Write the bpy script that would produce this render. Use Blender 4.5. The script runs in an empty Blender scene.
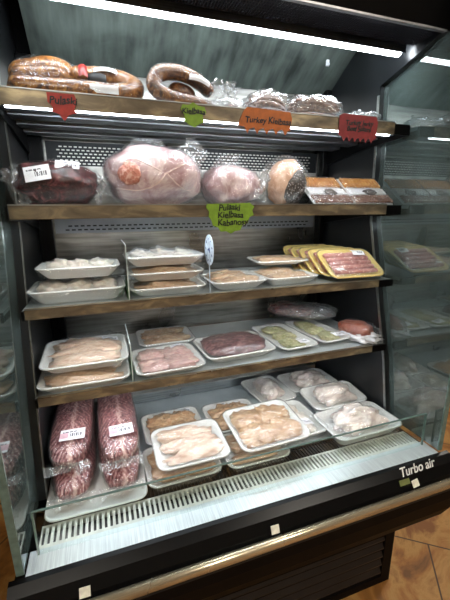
import bpy, bmesh, math, random
from mathutils import Vector, Matrix, Euler, noise
from mathutils.bvhtree import BVHTree
SC = bpy.context.scene
C = SC.collection
PI = math.pi
W = 1.22
rnd = random.Random(7)

# ------------------------------------------------------------------ materials
def lin(c):
    return tuple((v/12.92 if v <= .04045 else ((v+.055)/1.055)**2.4) for v in [x/255 for x in c])+(1,)
class N:
    def __init__(s, name):
        s.m = bpy.data.materials.new(name); s.m.use_nodes = True
        s.t = s.m.node_tree; s.t.nodes.clear()
        s.out = s.t.nodes.new('ShaderNodeOutputMaterial')
    def n(s, k, **kw):
        o = s.t.nodes.new('ShaderNode'+k)
        for a, v in kw.items():
            if a in o.inputs.keys(): o.inputs[a].default_value = v
            else: setattr(o, a, v)
        return o
    def l(s, a, b): s.t.links.new(a, b)
    def coord(s, scale=(1,1,1), rot=(0,0,0)):
        tc = s.n('TexCoord'); mp = s.n('Mapping'); mp.inputs['Scale'].default_value = scale; mp.inputs['Rotation'].default_value = rot
        s.l(tc.outputs['Object'], mp.inputs['Vector']); return mp.outputs['Vector']
    def noise(s, vec, sc, det=4, dist=0, rough=.5):
        o = s.n('TexNoise'); o.inputs['Scale'].default_value = sc; o.inputs['Detail'].default_value = det
        o.inputs['Distortion'].default_value = dist; o.inputs['Roughness'].default_value = rough
        s.l(vec, o.inputs['Vector']); return o.outputs['Fac']
    def ramp(s, fac, stops):
        r = s.n('ValToRGB'); e = r.color_ramp.elements
        while len(e) < len(stops): e.new(.5)
        for i, (p, c) in enumerate(stops): e[i].position = p; e[i].color = lin(c)
        s.l(fac, r.inputs['Fac']); return r.outputs['Color']
    def bump(s, h, strength=.3, dist=.002):
        b = s.n('Bump'); b.inputs['Strength'].default_value = strength; b.inputs['Distance'].default_value = dist
        s.l(h, b.inputs['Height']); return b.outputs['Normal']
    def pr(s, col=None, rough=.5, metal=0, nrm=None, spec=.5, sss=0, coat=0):
        p = s.n('BsdfPrincipled'); p.inputs['Roughness'].default_value = rough; p.inputs['Metallic'].default_value = metal
        p.inputs['Specular IOR Level'].default_value = spec; p.inputs['Coat Weight'].default_value = coat
        p.inputs['Coat Roughness'].default_value = .12
        if sss:
            p.inputs['Subsurface Weight'].default_value = sss; p.inputs['Subsurface Radius'].default_value = (.012,.005,.003); p.inputs['Subsurface Scale'].default_value = 1
        if isinstance(col, tuple): p.inputs['Base Color'].default_value = lin(col)
        elif col is not None: s.l(col, p.inputs['Base Color'])
        if nrm is not None: s.l(nrm, p.inputs['Normal'])
        s.l(p.outputs[0], s.out.inputs[0]); return p

def plain(name, col, rough=.5, metal=0, nscale=60, var=.10, bump=0, spec=.5, coat=0):
    a = N(name); v = a.coord(); f = a.noise(v, nscale, 5)
    lo = tuple(max(0, c*(1-var)) for c in col); hi = tuple(min(255, c*(1+var)) for c in col)
    a.pr(a.ramp(f, [(.3, lo), (.7, hi)]), rough, metal, a.bump(f, bump, .002) if bump else None, spec, coat=coat); return a.m
def brushed(name, col, rough=.3, var=.15, scale=(1.5,1.5,60), smudge=3, metal=1):
    a = N(name); f = a.noise(a.coord(scale), 6, 5); g = a.noise(a.coord((1,1,.5)), smudge, 4, .6)
    mx = a.n('Math', operation='ADD'); m2 = a.n('Math', operation='MULTIPLY'); m2.inputs[1].default_value = .5
    a.l(f, mx.inputs[0]); a.l(g, mx.inputs[1]); a.l(mx.outputs[0], m2.inputs[0])
    lo = tuple(max(0, c*(1-var)) for c in col); hi = tuple(min(255, c*(1+var)) for c in col)
    p = a.pr(a.ramp(m2.outputs[0], [(.35, lo), (.65, hi)]), rough, metal, a.bump(f, .12, .001))
    rr = a.n('MapRange'); rr.inputs['To Min'].default_value = rough*.6; rr.inputs['To Max'].default_value = rough*1.6
    a.l(g, rr.inputs['Value']); a.l(rr.outputs[0], p.inputs['Roughness']); return a.m
def emis(name, col, st):
    a = N(name); e = a.n('Emission'); e.inputs[0].default_value = lin(col); e.inputs[1].default_value = st
    a.l(e.outputs[0], a.out.inputs[0]); return a.m
def film(name, haze=.06, bs=.6, sc=45, gl=.30, col=(235,240,242), rough=.09):
    a = N(name); v = a.coord((1,1.6,1)); f = a.noise(v, sc, 3, 1.6)
    nr = a.bump(f, bs, .004)
    lw = a.n('LayerWeight'); lw.inputs['Blend'].default_value = .35; a.l(nr, lw.inputs['Normal'])
    tr = a.n('BsdfTransparent'); g = a.n('BsdfGlossy'); g.inputs['Roughness'].default_value = rough; a.l(nr, g.inputs['Normal'])
    d = a.n('BsdfDiffuse'); d.inputs[0].default_value = lin(col)
    m1 = a.n('MixShader'); m1.inputs[0].default_value = haze; a.l(tr.outputs[0], m1.inputs[1]); a.l(d.outputs[0], m1.inputs[2])
    mp = a.n('MapRange'); mp.inputs['To Min'].default_value = gl*.16; mp.inputs['To Max'].default_value = gl*1.9
    a.l(lw.outputs['Facing'], mp.inputs['Value'])
    m2 = a.n('MixShader'); a.l(mp.outputs[0], m2.inputs[0]); a.l(m1.outputs[0], m2.inputs[1]); a.l(g.outputs[0], m2.inputs[2])
    a.l(m2.outputs[0], a.out.inputs[0]); return a.m
def meat(name, stops, sc=30, stretch=(1,3,1), rough=.38, dist=1.2, bump=.35, sss=.12, coat=.2, rot=(0,0,.3)):
    a = N(name); v = a.coord(stretch, rot); f = a.noise(v, sc, 6, dist, .6)
    a.pr(a.ramp(f, stops), rough, 0, a.bump(f, bump, .003), .5, sss, coat); return a.m

def tile_floor():
    a = N('stone_floor_tiles'); v = a.coord((1,1,1), (0,0,.65))
    b = a.n('TexBrick'); b.offset = .5; b.inputs['Scale'].default_value = 1; b.inputs['Brick Width'].default_value = .42; b.inputs['Row Height'].default_value = .42
    b.inputs['Mortar Size'].default_value = .004; b.inputs['Mortar Smooth'].default_value = .3
    b.inputs['Color1'].default_value = lin((134,92,46)); b.inputs['Color2'].default_value = lin((112,72,32)); b.inputs['Mortar'].default_value = lin((66,46,28))
    a.l(v, b.inputs['Vector'])
    f = a.noise(a.coord(), 3.4, 8, 1.0, .62); r = a.ramp(f, [(.34,(80,48,20)), (.45,(138,92,40)), (.54,(166,128,72)), (.64,(106,64,26))])
    mx = a.n('Mix', data_type='RGBA', blend_type='MIX'); mx.inputs[0].default_value = .7
    a.l(b.outputs['Color'], mx.inputs[6]); a.l(r, mx.inputs[7])
    m2 = a.n('Mix', data_type='RGBA', blend_type='MIX'); a.l(b.outputs['Fac'], m2.inputs[0]); a.l(mx.outputs[2], m2.inputs[6]); m2.inputs[7].default_value = lin((66,46,28))
    a.pr(m2.outputs[2], .55, 0, a.bump(f, .15, .004), .3); return a.m
def channel_mat():
    a = N('price_channel_painted_reflection'); f = a.noise(a.coord((5,1,14)), 2.2, 4, .5)
    col = a.ramp(f, [(.30,(96,88,76)), (.5,(130,120,102)), (.66,(178,164,132)), (.78,(128,116,98))])  # gold mottling paints warm reflections into the clear plastic channel's colour
    a.pr(col, .33, .55, a.bump(a.noise(a.coord((1,1,60)), 8, 2), .08, .001)); return a.m
def rib_mat():
    a = N('raw_rib_meat')
    tc = a.n('TexCoord'); sp = a.n('SeparateXYZ'); a.l(tc.outputs['Object'], sp.inputs[0])
    ab = a.n('Math', operation='ABSOLUTE'); a.l(sp.outputs[0], ab.inputs[0])
    m = a.n('Math', operation='MULTIPLY_ADD'); a.l(ab.outputs[0], m.inputs[0]); m.inputs[1].default_value = 1.6; a.l(sp.outputs[1], m.inputs[2])
    nz = a.noise(tc.outputs['Object'], 26, 4, .6)
    m2 = a.n('Math', operation='MULTIPLY_ADD'); a.l(nz, m2.inputs[0]); m2.inputs[1].default_value = .075; a.l(m.outputs[0], m2.inputs[2])
    m3 = a.n('Math', operation='MULTIPLY'); a.l(m2.outputs[0], m3.inputs[0]); m3.inputs[1].default_value = 260
    sn = a.n('Math', operation='SINE'); a.l(m3.outputs[0], sn.inputs[0])
    n2 = a.noise(a.coord((1.8,1,1)), 55, 6, 1.5, .7)
    ad = a.n('Math', operation='MULTIPLY_ADD'); a.l(sn.outputs[0], ad.inputs[0]); ad.inputs[1].default_value = .075; a.l(n2, ad.inputs[2])
    # pale fat seam along the middle
    sx = a.n('Math', operation='MULTIPLY_ADD'); a.l(nz, sx.inputs[0]); sx.inputs[1].default_value = .03; a.l(sp.outputs[0], sx.inputs[2])
    s1 = a.n('Math', operation='ADD'); a.l(sx.outputs[0], s1.inputs[0]); s1.inputs[1].default_value = -.022
    s2 = a.n('Math', operation='ABSOLUTE'); a.l(s1.outputs[0], s2.inputs[0])
    s3 = a.n('MapRange'); a.l(s2.outputs[0], s3.inputs['Value']); s3.inputs['From Min'].default_value = 0; s3.inputs['From Max'].default_value = .012; s3.inputs['To Min'].default_value = .22; s3.inputs['To Max'].default_value = 0
    s4 = a.n('Math', operation='ADD'); a.l(ad.outputs[0], s4.inputs[0]); a.l(s3.outputs[0], s4.inputs[1])
    col = a.ramp(s4.outputs[0], [(.34,(74,26,32)), (.46,(126,62,68)), (.56,(172,112,112)), (.68,(222,188,180))])
    a.pr(col, .32, 0, a.bump(s4.outputs[0], .5, .003), .5, .05, .3); return a.m
def crust_mat(name, stops, sc):
    a = N(name); v = a.n('TexVoronoi'); v.inputs['Scale'].default_value = sc; a.l(a.coord(), v.inputs['Vector'])
    a.pr(a.ramp(v.outputs['Distance'], stops), .4, 0, a.bump(v.outputs['Distance'], .6, .003), .5, 0, .3); return a.m
def schlick(a, f0):
    lw = a.n('LayerWeight'); lw.inputs['Blend'].default_value = .5
    p = a.n('Math', operation='POWER'); a.l(lw.outputs['Facing'], p.inputs[0]); p.inputs[1].default_value = 5
    q = a.n('Math', operation='MULTIPLY_ADD'); a.l(p.outputs[0], q.inputs[0]); q.inputs[1].default_value = 1-f0; q.inputs[2].default_value = f0
    return q
def glass_panel():
    a = N('tinted_end_glass'); f = schlick(a, .15)
    g = a.n('BsdfGlossy'); g.inputs['Roughness'].default_value = .03; g.inputs[0].default_value = (.85,.92,.9,1)
    nz = a.noise(a.coord((1,1,1)), 2.5, 4, .8)
    d = a.n('BsdfDiffuse'); a.l(a.ramp(nz, [(.3,(66,78,77)), (.7,(90,104,101))]), d.inputs[0])
    t = a.n('BsdfTransparent'); t.inputs[0].default_value = (.55,.62,.6,1)
    m = a.n('MixShader'); m.inputs[0].default_value = .72; a.l(t.outputs[0], m.inputs[1]); a.l(d.outputs[0], m.inputs[2])
    m2 = a.n('MixShader'); a.l(f.outputs[0], m2.inputs[0]); a.l(m.outputs[0], m2.inputs[1]); a.l(g.outputs[0], m2.inputs[2])
    a.l(m2.outputs[0], a.out.inputs[0]); return a.m
def clear_glass(name, tint=(.93,.97,.96,1), ior=1.45):
    a = N(name); f = schlick(a, ((ior-1)/(ior+1))**2)
    g = a.n('BsdfGlossy'); g.inputs['Roughness'].default_value = .02
    t = a.n('BsdfTransparent'); t.inputs[0].default_value = tint
    m2 = a.n('MixShader'); a.l(f.outputs[0], m2.inputs[0]); a.l(t.outputs[0], m2.inputs[1]); a.l(g.outputs[0], m2.inputs[2])
    a.l(m2.outputs[0], a.out.inputs[0]); return a.m

M = {}
M['black'] = plain('black_enamel', (9,9,10), .3, 0, 20, .15, 0, .16)
M['blackwall'] = plain('black_liner', (26,28,30), .30, 0, 8, .2)
M['brownblack'] = plain('dark_kick_plate', (14,11,10), .5, 0, 8, .2, 0, .05)
M['louvre'] = plain('louvre_black', (22,21,22), .3, 0, 8, .2, 0, .5)
M['steel'] = brushed('brushed_steel', (168,172,172), .28)
M['backsteel'] = brushed('back_panel_steel', (150,149,144), .28, .25, (1,1,14), 4)  # horizontal streaks paint blurred reflections into the steel colour
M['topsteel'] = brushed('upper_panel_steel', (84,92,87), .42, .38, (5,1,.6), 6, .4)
M['brightsteel'] = brushed('sill_steel', (222,230,238), .35, .1, (60,1.5,1.5), 3, .6)
M['grille'] = plain('grille_steel', (222,222,216), .35, .4, 30, .08)
M['slot'] = plain('dark_slot', (14,15,17), .6)
M['darkgrille'] = plain('dark_grille', (40,43,46), .4, .3)
M['deck'] = plain('deck_enamel', (176,186,190), .3, .2, 6, .08)
M['shelf'] = plain('shelf_enamel', (178,186,188), .28, .35, 8, .06)
M['under'] = brushed('shelf_underside', (165,170,174), .35, .2, (1.5,60,1.5))
M['channel'] = channel_mat()
M['band'] = plain('slotted_band_grey', (176,182,190), .4, .2, 8, .06)
M['honey'] = plain('honeycomb_grey', (34,34,42), .6, 0, 60, .1, 0, .2)
M['lip'] = plain('lip_strip', (120,118,120), .35, .5)
M['bar'] = brushed('bumper_steel', (212,200,172), .24, .08, (1,60,60), 3, .8)
M['tube'] = emis('led_tube', (240,248,255), 15)
M['led'] = emis('led_strip', (240,248,255), 16)
M['ceil_lamp'] = emis('ceiling_panel', (255,246,232), 22)
M['glass'] = glass_panel()
M['clear'] = clear_glass('front_glass')
M['acrylic'] = clear_glass('clear_acrylic', (.86,.9,.9,1), 1.6)
M['glassedge'] = plain('green_glass_edge', (92,112,106), .2)
M['floor'] = tile_floor()
M['ceil'] = plain('ceiling_white', (196,192,184), .8)
M['wall'] = plain('wall_cream', (150,138,120), .8, 0, 2, .1)
M['foam'] = plain('white_foam', (226,228,226), .45, 0, 300, .04, .1)
M['yfoam'] = plain('yellow_foam', (232,206,118), .45, 0, 300, .05, .1)
M['label'] = plain('white_label', (232,234,238), .4, 0, 50, .02)
M['edgew'] = plain('acrylic_edge_highlight', (196,210,208), .2)  # whitish colour stands in for the highlight along acrylic edges
M['print'] = plain('grey_print', (96,98,106), .5)
M['ink'] = plain('black_ink', (22,20,22), .5)
M['pinkl'] = plain('pink_label_patch', (216,176,188), .5)
M['film'] = film('cling_film', .05, .8, 45, .24)
M['bag'] = film('vacuum_bag', .03, 1.0, 60, .30, rough=.07)
M['wrap'] = film('tight_wrap', .012, 1.0, 90, .10, rough=.05)
M['loose'] = film('loose_plastic', .13, 1.0, 26, .38)
M['red'] = plain('red_card', (166,48,40), .55, 0, 60, .1)
M['dred'] = plain('dark_red_card', (126,30,34), .55, 0, 60, .1)
M['green'] = plain('green_card', (122,160,44), .55, 0, 60, .08)
M['orange'] = plain('orange_card', (180,98,32), .55, 0, 60, .08)
M['cream'] = plain('off_white_plastic', (224,222,206), .4)
M['olive'] = plain('olive_sticker', (104,112,62), .5)
M['silver'] = plain('silver_ink', (212,212,206), .35, .3)
M['blueink'] = plain('blue_print', (60,84,140), .5)
M['palebl'] = plain('pale_blue_card', (206,220,238), .5)
M['greenp'] = plain('green_fringe_plastic', (58,128,56), .5, 0, 90, .3)
M['breast'] = meat('raw_chicken_breast', [(.25,(178,140,116)), (.43,(208,176,152)), (.57,(226,202,180)), (.75,(240,228,214))], 34)
M['tan'] = meat('tan_chicken', [(.25,(152,114,82)), (.43,(190,154,118)), (.57,(212,182,148)), (.75,(236,218,196))], 38)
M['pinkc'] = meat('pink_chicken', [(.25,(164,118,112)), (.43,(198,156,150)), (.57,(216,186,178)), (.75,(238,220,192))], 34)
M['thigh'] = meat('glazed_chicken_thigh', [(.28,(128,86,54)), (.42,(178,136,96)), (.56,(204,168,126)), (.72,(238,222,196))], 44)
M['white'] = meat('pale_chicken', [(.25,(176,158,140)), (.42,(214,204,190)), (.6,(232,226,216)), (.8,(242,240,234))], 24)
M['whole'] = meat('whole_chicken_skin', [(.22,(140,128,124)), (.4,(196,182,174)), (.58,(222,212,204)), (.8,(238,234,228))], 20)
M['herb'] = meat('herbed_chicken', [(.30,(96,112,60)), (.42,(160,162,108)), (.55,(206,200,158)), (.8,(224,220,190))], 110, (1,1,1))
M['dark'] = meat('dark_red_meat', [(.36,(22,8,10)), (.5,(56,18,22)), (.60,(104,46,48)), (.74,(176,120,118))], 30, (1,2,1))
M['marbled'] = meat('marbled_red_meat', [(.34,(48,18,20)), (.47,(88,44,44)), (.57,(124,80,78)), (.72,(190,160,152))], 42, (1,2,1))
M['ham'] = meat('pink_ham', [(.30,(148,98,98)), (.40,(178,140,142)), (.5,(198,168,168)), (.60,(220,200,196)), (.70,(178,138,140))], 9, (1,1,1), dist=2.6, sss=.1)
M['fat'] = plain('pale_fat', (226,200,192), .4)
M['hamend'] = crust_mat('ham_shank_end', [(.1,(206,140,118)), (.5,(186,112,94)), (.8,(222,176,158))], 130)
M['smoked'] = meat('smoked_sausage_skin', [(.34,(52,26,10)), (.46,(104,62,22)), (.56,(140,90,36)), (.70,(190,140,72))], 60, (1,1,1), .34, bump=.3, sss=0, coat=.15)
M['smokedd'] = meat('dark_smoked_sausage', [(.36,(44,22,10)), (.48,(90,54,24)), (.58,(126,82,40)), (.72,(186,148,96))], 60, (1,1,1), .34, bump=.3, sss=0, coat=.15)
M['stick'] = meat('thin_sausage_skin', [(.3,(70,44,36)), (.5,(112,78,64)), (.65,(150,116,98)), (.8,(198,176,160))], 60, (1,1,1), .3, sss=0, coat=.4)
M['kab'] = meat('amber_snack_stick', [(.3,(160,96,34)), (.5,(200,136,56)), (.7,(226,176,96))], 60, (1,1,1), .35, sss=0)
M['pellet'] = meat('brown_snack_end', [(.3,(84,48,34)), (.5,(130,86,66)), (.75,(192,158,138))], 90, (1,1,1), .4, sss=0)
M['link'] = meat('pink_sausage_link', [(.25,(142,82,76)), (.45,(180,116,108)), (.6,(204,148,138)), (.8,(226,190,180))], 50, (1,1,1), .35)
M['redbr'] = meat('red_brown_meat', [(.3,(120,56,40)), (.5,(158,84,62)), (.75,(190,122,96))], 30, (1,1,1))
M['rib'] = rib_mat()
M['tancase'] = meat('tan_salami_casing', [(.25,(150,104,80)), (.45,(196,152,122)), (.7,(226,194,170))], 26, (1,1,1), sss=0, coat=.4)
M['crust'] = crust_mat('pepper_crust', [(.15,(190,184,180)), (.35,(58,44,36)), (.8,(24,18,16))], 150)
M['redlab'] = plain('red_printed_band', (150,40,34), .4)

# ------------------------------------------------------------------ object helpers
def link(name, me, mat, parent=None, smooth=True):
    o = bpy.data.objects.new(name, me); C.objects.link(o)
    for m in (mat if isinstance(mat, (list, tuple)) else [mat]): me.materials.append(m)
    if smooth:
        for p in me.polygons: p.use_smooth = True
    if parent: o.parent = parent
    return o
def obj(name, bm, mat, parent=None, smooth=False):
    me = bpy.data.meshes.new(name); bmesh.ops.recalc_face_normals(bm, faces=bm.faces[:]); bm.to_mesh(me); bm.free()
    return link(name, me, mat, parent, smooth)
def tag(o, label, cat, group=None):
    o['label'] = label; o['category'] = cat
    if group: o['group'] = group
    return o
def thing(name, label, cat, loc=(0,0,0), rot=(0,0,0), group=None):
    o = bpy.data.objects.new(name, None); C.objects.link(o); o.empty_display_size = .05
    o.location = loc; o.rotation_euler = rot; return tag(o, label, cat, group)
def box(bm, x0, x1, y0, y1, z0, z1, mi=0):
    vs = [bm.verts.new((x, y, z)) for x in (x0, x1) for y in (y0, y1) for z in (z0, z1)]
    for f in ((0,1,3,2), (4,6,7,5), (0,4,5,1), (2,3,7,6), (0,2,6,4), (1,5,7,3)):
        fc = bm.faces.new([vs[i] for i in f]); fc.material_index = mi
    return vs
def boxobj(name, x0, x1, y0, y1, z0, z1, mat, parent=None, bev=0):
    bm = bmesh.new(); box(bm, x0, x1, y0, y1, z0, z1)
    if bev: bmesh.ops.bevel(bm, geom=bm.edges[:], offset=bev, segments=2, affect='EDGES', profile=.5)
    return obj(name, bm, mat, parent)
def prism_x(name, pts, x0, x1, mat, parent=None, smooth=False):   # polygon in (y, z) extruded along x
    bm = bmesh.new(); A = [bm.verts.new((x0, y, z)) for y, z in pts]; B = [bm.verts.new((x1, y, z)) for y, z in pts]
    bm.faces.new(A); bm.faces.new(B[::-1]); n = len(pts)
    for i in range(n): bm.faces.new([A[i], B[i], B[(i+1) % n], A[(i+1) % n]])
    o = obj(name, bm, mat, parent)
    return o
def prism_y(bm, pts, y0, y1):   # polygon in (x, z) extruded along y
    A = [bm.verts.new((x, y0, z)) for x, z in pts]; B = [bm.verts.new((x, y1, z)) for x, z in pts]
    bm.faces.new(A); bm.faces.new(B[::-1]); n = len(pts)
    for i in range(n): bm.faces.new([A[i], B[i], B[(i+1) % n], A[(i+1) % n]])
def tube(bm, path, rad, seg=12, caps=True, wob=0, seed=0):
    path = [Vector(p) for p in path]; n = len(path); rings = []
    up = Vector((0, 0, 1)); prev = None
    for i, p in enumerate(path):
        t = (path[min(i+1, n-1)]-path[max(i-1, 0)]).normalized()
        if prev is None:
            a = t.cross(up) if abs(t.dot(up)) < .95 else t.cross(Vector((1, 0, 0)))
        else: a = prev-t*prev.dot(t)
        a.normalize(); prev = a; b = t.cross(a)
        r = rad[i] if isinstance(rad, (list, tuple)) else rad
        if wob: r *= 1+wob*noise.noise(p*30+Vector((seed, 0, 0)))
        rings.append([bm.verts.new(p+(a*math.cos(q)+b*math.sin(q))*r) for q in [2*PI*k/seg for k in range(seg)]])
    for i in range(n-1):
        for k in range(seg):
            bm.faces.new([rings[i][k], rings[i][(k+1) % seg], rings[i+1][(k+1) % seg], rings[i+1][k]])
    if caps: bm.faces.new(rings[0][::-1]); bm.faces.new(rings[-1])
def capsule_path(pts, r, n=24):   # smooth path with rounded ends -> path, radii
    P = spline(pts, n); L = len(P); R = []
    d0 = 0; D = [0]
    for i in range(1, L): d0 += (P[i]-P[i-1]).length; D.append(d0)
    for i in range(L):
        e = min(D[i], D[-1]-D[i])
        R.append(r*max(.12, math.sqrt(max(0, 1-(1-min(1, e/r))**2))))
    return P, R
def spline(pts, n):
    pts = [Vector(p) for p in pts]; out = []
    m = len(pts)-1
    for i in range(n+1):
        u = i/n*m; k = min(int(u), m-1); t = u-k
        p0 = pts[max(k-1, 0)]; p1 = pts[k]; p2 = pts[k+1]; p3 = pts[min(k+2, m)]
        out.append(.5*((2*p1)+(-p0+p2)*t+(2*p0-5*p1+4*p2-p3)*t*t+(-p0+3*p1-3*p2+p3)*t**3))
    return out
def blob(bm, c, s, rot=0, seed=0, amp=.12, fr=2.0, taper=0, nu=28, nv=16, sq=1.0, tilt=0):
    # lumpy ellipsoid; sq<1 makes it boxier; taper narrows it towards +x
    Rm = Euler((0, tilt, rot)).to_matrix(); c = Vector(c); rows = []
    def P(u, v):
        x, y, z = math.cos(v)*math.cos(u), math.cos(v)*math.sin(u), math.sin(v)
        if sq != 1: x, y, z = [math.copysign(abs(q)**sq, q) for q in (x, y, z)]
        w = Vector((x, y, z)); d = 1+amp*noise.fractal(w*fr+Vector((seed*3.7, seed*1.3, seed)), 1, 2, 3)*1.6
        k = 1-taper*x
        return c+Rm@Vector((x*s[0]*d, y*s[1]*d*k, z*s[2]*d*k))
    bot = bm.verts.new(P(0, -PI/2)); top = bm.verts.new(P(0, PI/2))
    for j in range(1, nv): rows.append([bm.verts.new(P(2*PI*i/nu, -PI/2+PI*j/nv)) for i in range(nu)])
    for i in range(nu):
        bm.faces.new([bot, rows[0][(i+1) % nu], rows[0][i]]); bm.faces.new([top, rows[-1][i], rows[-1][(i+1) % nu]])
        for j in range(len(rows)-1): bm.faces.new([rows[j][i], rows[j][(i+1) % nu], rows[j+1][(i+1) % nu], rows[j+1][i]])
def rrect(w, d, r, seg=5):
    out = []
    for cx, cy, a0 in ((w/2-r, d/2-r, 0), (-w/2+r, d/2-r, PI/2), (-w/2+r, -d/2+r, PI), (w/2-r, -d/2+r, 1.5*PI)):
        for k in range(seg+1):
            a = a0+PI/2*k/seg; out.append((cx+r*math.cos(a), cy+r*math.sin(a)))
    return out
def tray_bm(w, d, h):
    bm = bmesh.new(); prof = [(.032,0,.018), (.026,.004,.02), (.004,h-.005,.03), (0,h-.003,.032), (.001,h,.032), (.006,h+.0005,.028), (.010,h-.004,.026), (.030,.009,.018), (.036,.006,.016)]
    rings = [[bm.verts.new((x, y, z)) for x, y in rrect(w-2*i, d-2*i, r)] for i, z, r in prof]
    for a, b in zip(rings, rings[1:]):
        n = len(a)
        for k in range(n): bm.faces.new([a[k], a[(k+1) % n], b[(k+1) % n], b[k]])
    bm.faces.new(rings[0][::-1]); bm.faces.new(rings[-1]); return bm
def sample(H, w, d, x, y):
    ny = len(H)-1; nx = len(H[0])-1
    u = min(max((x/w+.5)*nx, 0), nx-1e-6); v = min(max((y/d+.5)*ny, 0), ny-1e-6); i, j = int(u), int(v); a, b = u-i, v-j
    return (H[j][i]*(1-a)+H[j][i+1]*a)*(1-b)+(H[j+1][i]*(1-a)+H[j+1][i+1]*a)*b
def sticker(name, parent, zf, x, y, w, d, rot=0, pink=False, eps=.0014):
    # white printed label laid over a height function
    bm = bmesh.new(); nx, ny = 30, 10; ca, sa = math.cos(rot), math.sin(rot); G = []
    for j in range(ny+1):
        row = []
        for i in range(nx+1):
            lx, ly = (i/nx-.5)*w, (j/ny-.5)*d; X, Y = x+lx*ca-ly*sa, y+lx*sa+ly*ca
            row.append(bm.verts.new((X, Y, zf(X, Y)+eps)))
        G.append(row)
    for j in range(ny):
        for i in range(nx):
            f = bm.faces.new([G[j][i], G[j][i+1], G[j+1][i+1], G[j+1][i]])
            if j in (3, 4, 5) and 12 <= i < 26 and i in (12, 14, 15, 17, 19, 20, 22, 24, 25): f.material_index = 1
            elif j == 7 and 3 <= i < 20 and i % 5: f.material_index = 1
            elif pink and i < 10 and 1 < j < 7: f.material_index = 2
    return obj(name, bm, [M['label'], M['print'], M['pinkl']], parent)

# ---- pieces of food on a tray
def fill_pieces(kind, w, d, h, seed):
    R = random.Random(seed); out = []
    def b(nm, mat, specs, remesh=False):
        bm = bmesh.new()
        for sp in specs: blob(bm, **sp)
        out.append((nm, mat, bm, remesh))
    iw, idp = w-.05, d-.05
    if kind in ('breast', 'tan', 'thigh', 'pinkc', 'white', 'herb'):
        n = {'breast': 3, 'tan': 3, 'thigh': 4, 'pinkc': 4, 'white': 3, 'herb': 3}[kind]
        longd = d > w*1.2
        for k in range(n):
            if longd: c = (R.uniform(-.006, .006), (k-(n-1)/2)*idp/n, h*.62); s = (iw*.43, idp/n*.62, h*.62)
            elif kind in ('white',): c = ((k-(n-1)/2)*iw/n, R.uniform(-.01, .01), h*.66); s = (iw/n*.60, idp*.42, h*.68)
            elif kind in ('thigh', 'pinkc'): c = (((k % 2)-.5)*iw*.46, (k//2-.5)*idp*.46, h*.62+R.uniform(0, .004)); s = (iw*.34, idp*.33, h*.66)
            else: c = (R.uniform(-.010, .010), (k-(n-1)/2)*idp/n*1.02, h*.64+R.uniform(0, .004)); s = (iw*.53, idp/n*.74, h*.64)
            b('chicken_piece', M[kind], [dict(c=c, s=s, rot=R.uniform(-.22, .22), seed=seed+k*1.7, amp=.30 if kind in ('thigh','pinkc') else .24, fr=2.6, taper=R.uniform(-.25, .25))])
    elif kind == 'whole':
        o = R.uniform(-.15, .15)
        sp = [dict(c=(0, 0, h+.004), s=(iw*.40, idp*.40, h*.98), rot=o, seed=seed, amp=.20, fr=2.4, taper=.12),
              dict(c=(iw*.26, idp*.22, h*.85), s=(iw*.22, idp*.17, h*.55), rot=.5+o, seed=seed+1, amp=.1, taper=.2),
              dict(c=(iw*.26, -idp*.22, h*.85), s=(iw*.22, idp*.17, h*.55), rot=-.5+o, seed=seed+2, amp=.1, taper=.2),
              dict(c=(-iw*.16, -idp*.34, h*.8), s=(iw*.17, idp*.12, h*.4), rot=.4, seed=seed+3, amp=.1),
              dict(c=(-iw*.16, idp*.34, h*.8), s=(iw*.17, idp*.12, h*.4), rot=-.4, seed=seed+4, amp=.1)]
        b('whole_chicken', M['whole'], sp, True)
    elif kind == 'roast':
        b('beef_cut', M['marbled'], [dict(c=(0, 0, h*.95), s=(iw*.60, idp*.54, h*1.0), rot=.05, seed=seed, amp=.13, fr=1.7, taper=.1)])
    elif kind == 'links':
        for k in range(5):
            bm = bmesh.new(); y = (k-2)*idp/4.6
            P, Rr = capsule_path([(-iw*.53, y+R.uniform(-.002, .002), h*.7), (0, y+R.uniform(-.003, .003), h*.74), (iw*.53, y+R.uniform(-.002, .002), h*.7)], idp*.112, 26)
            Rr = [r*(1-.22*(abs(i-13) < 1)) for i, r in enumerate(Rr)]
            tube(bm, P, Rr, 12, True, .12, seed+k); out.append(('sausage_link', M['link'], bm, False))
    return out

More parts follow.
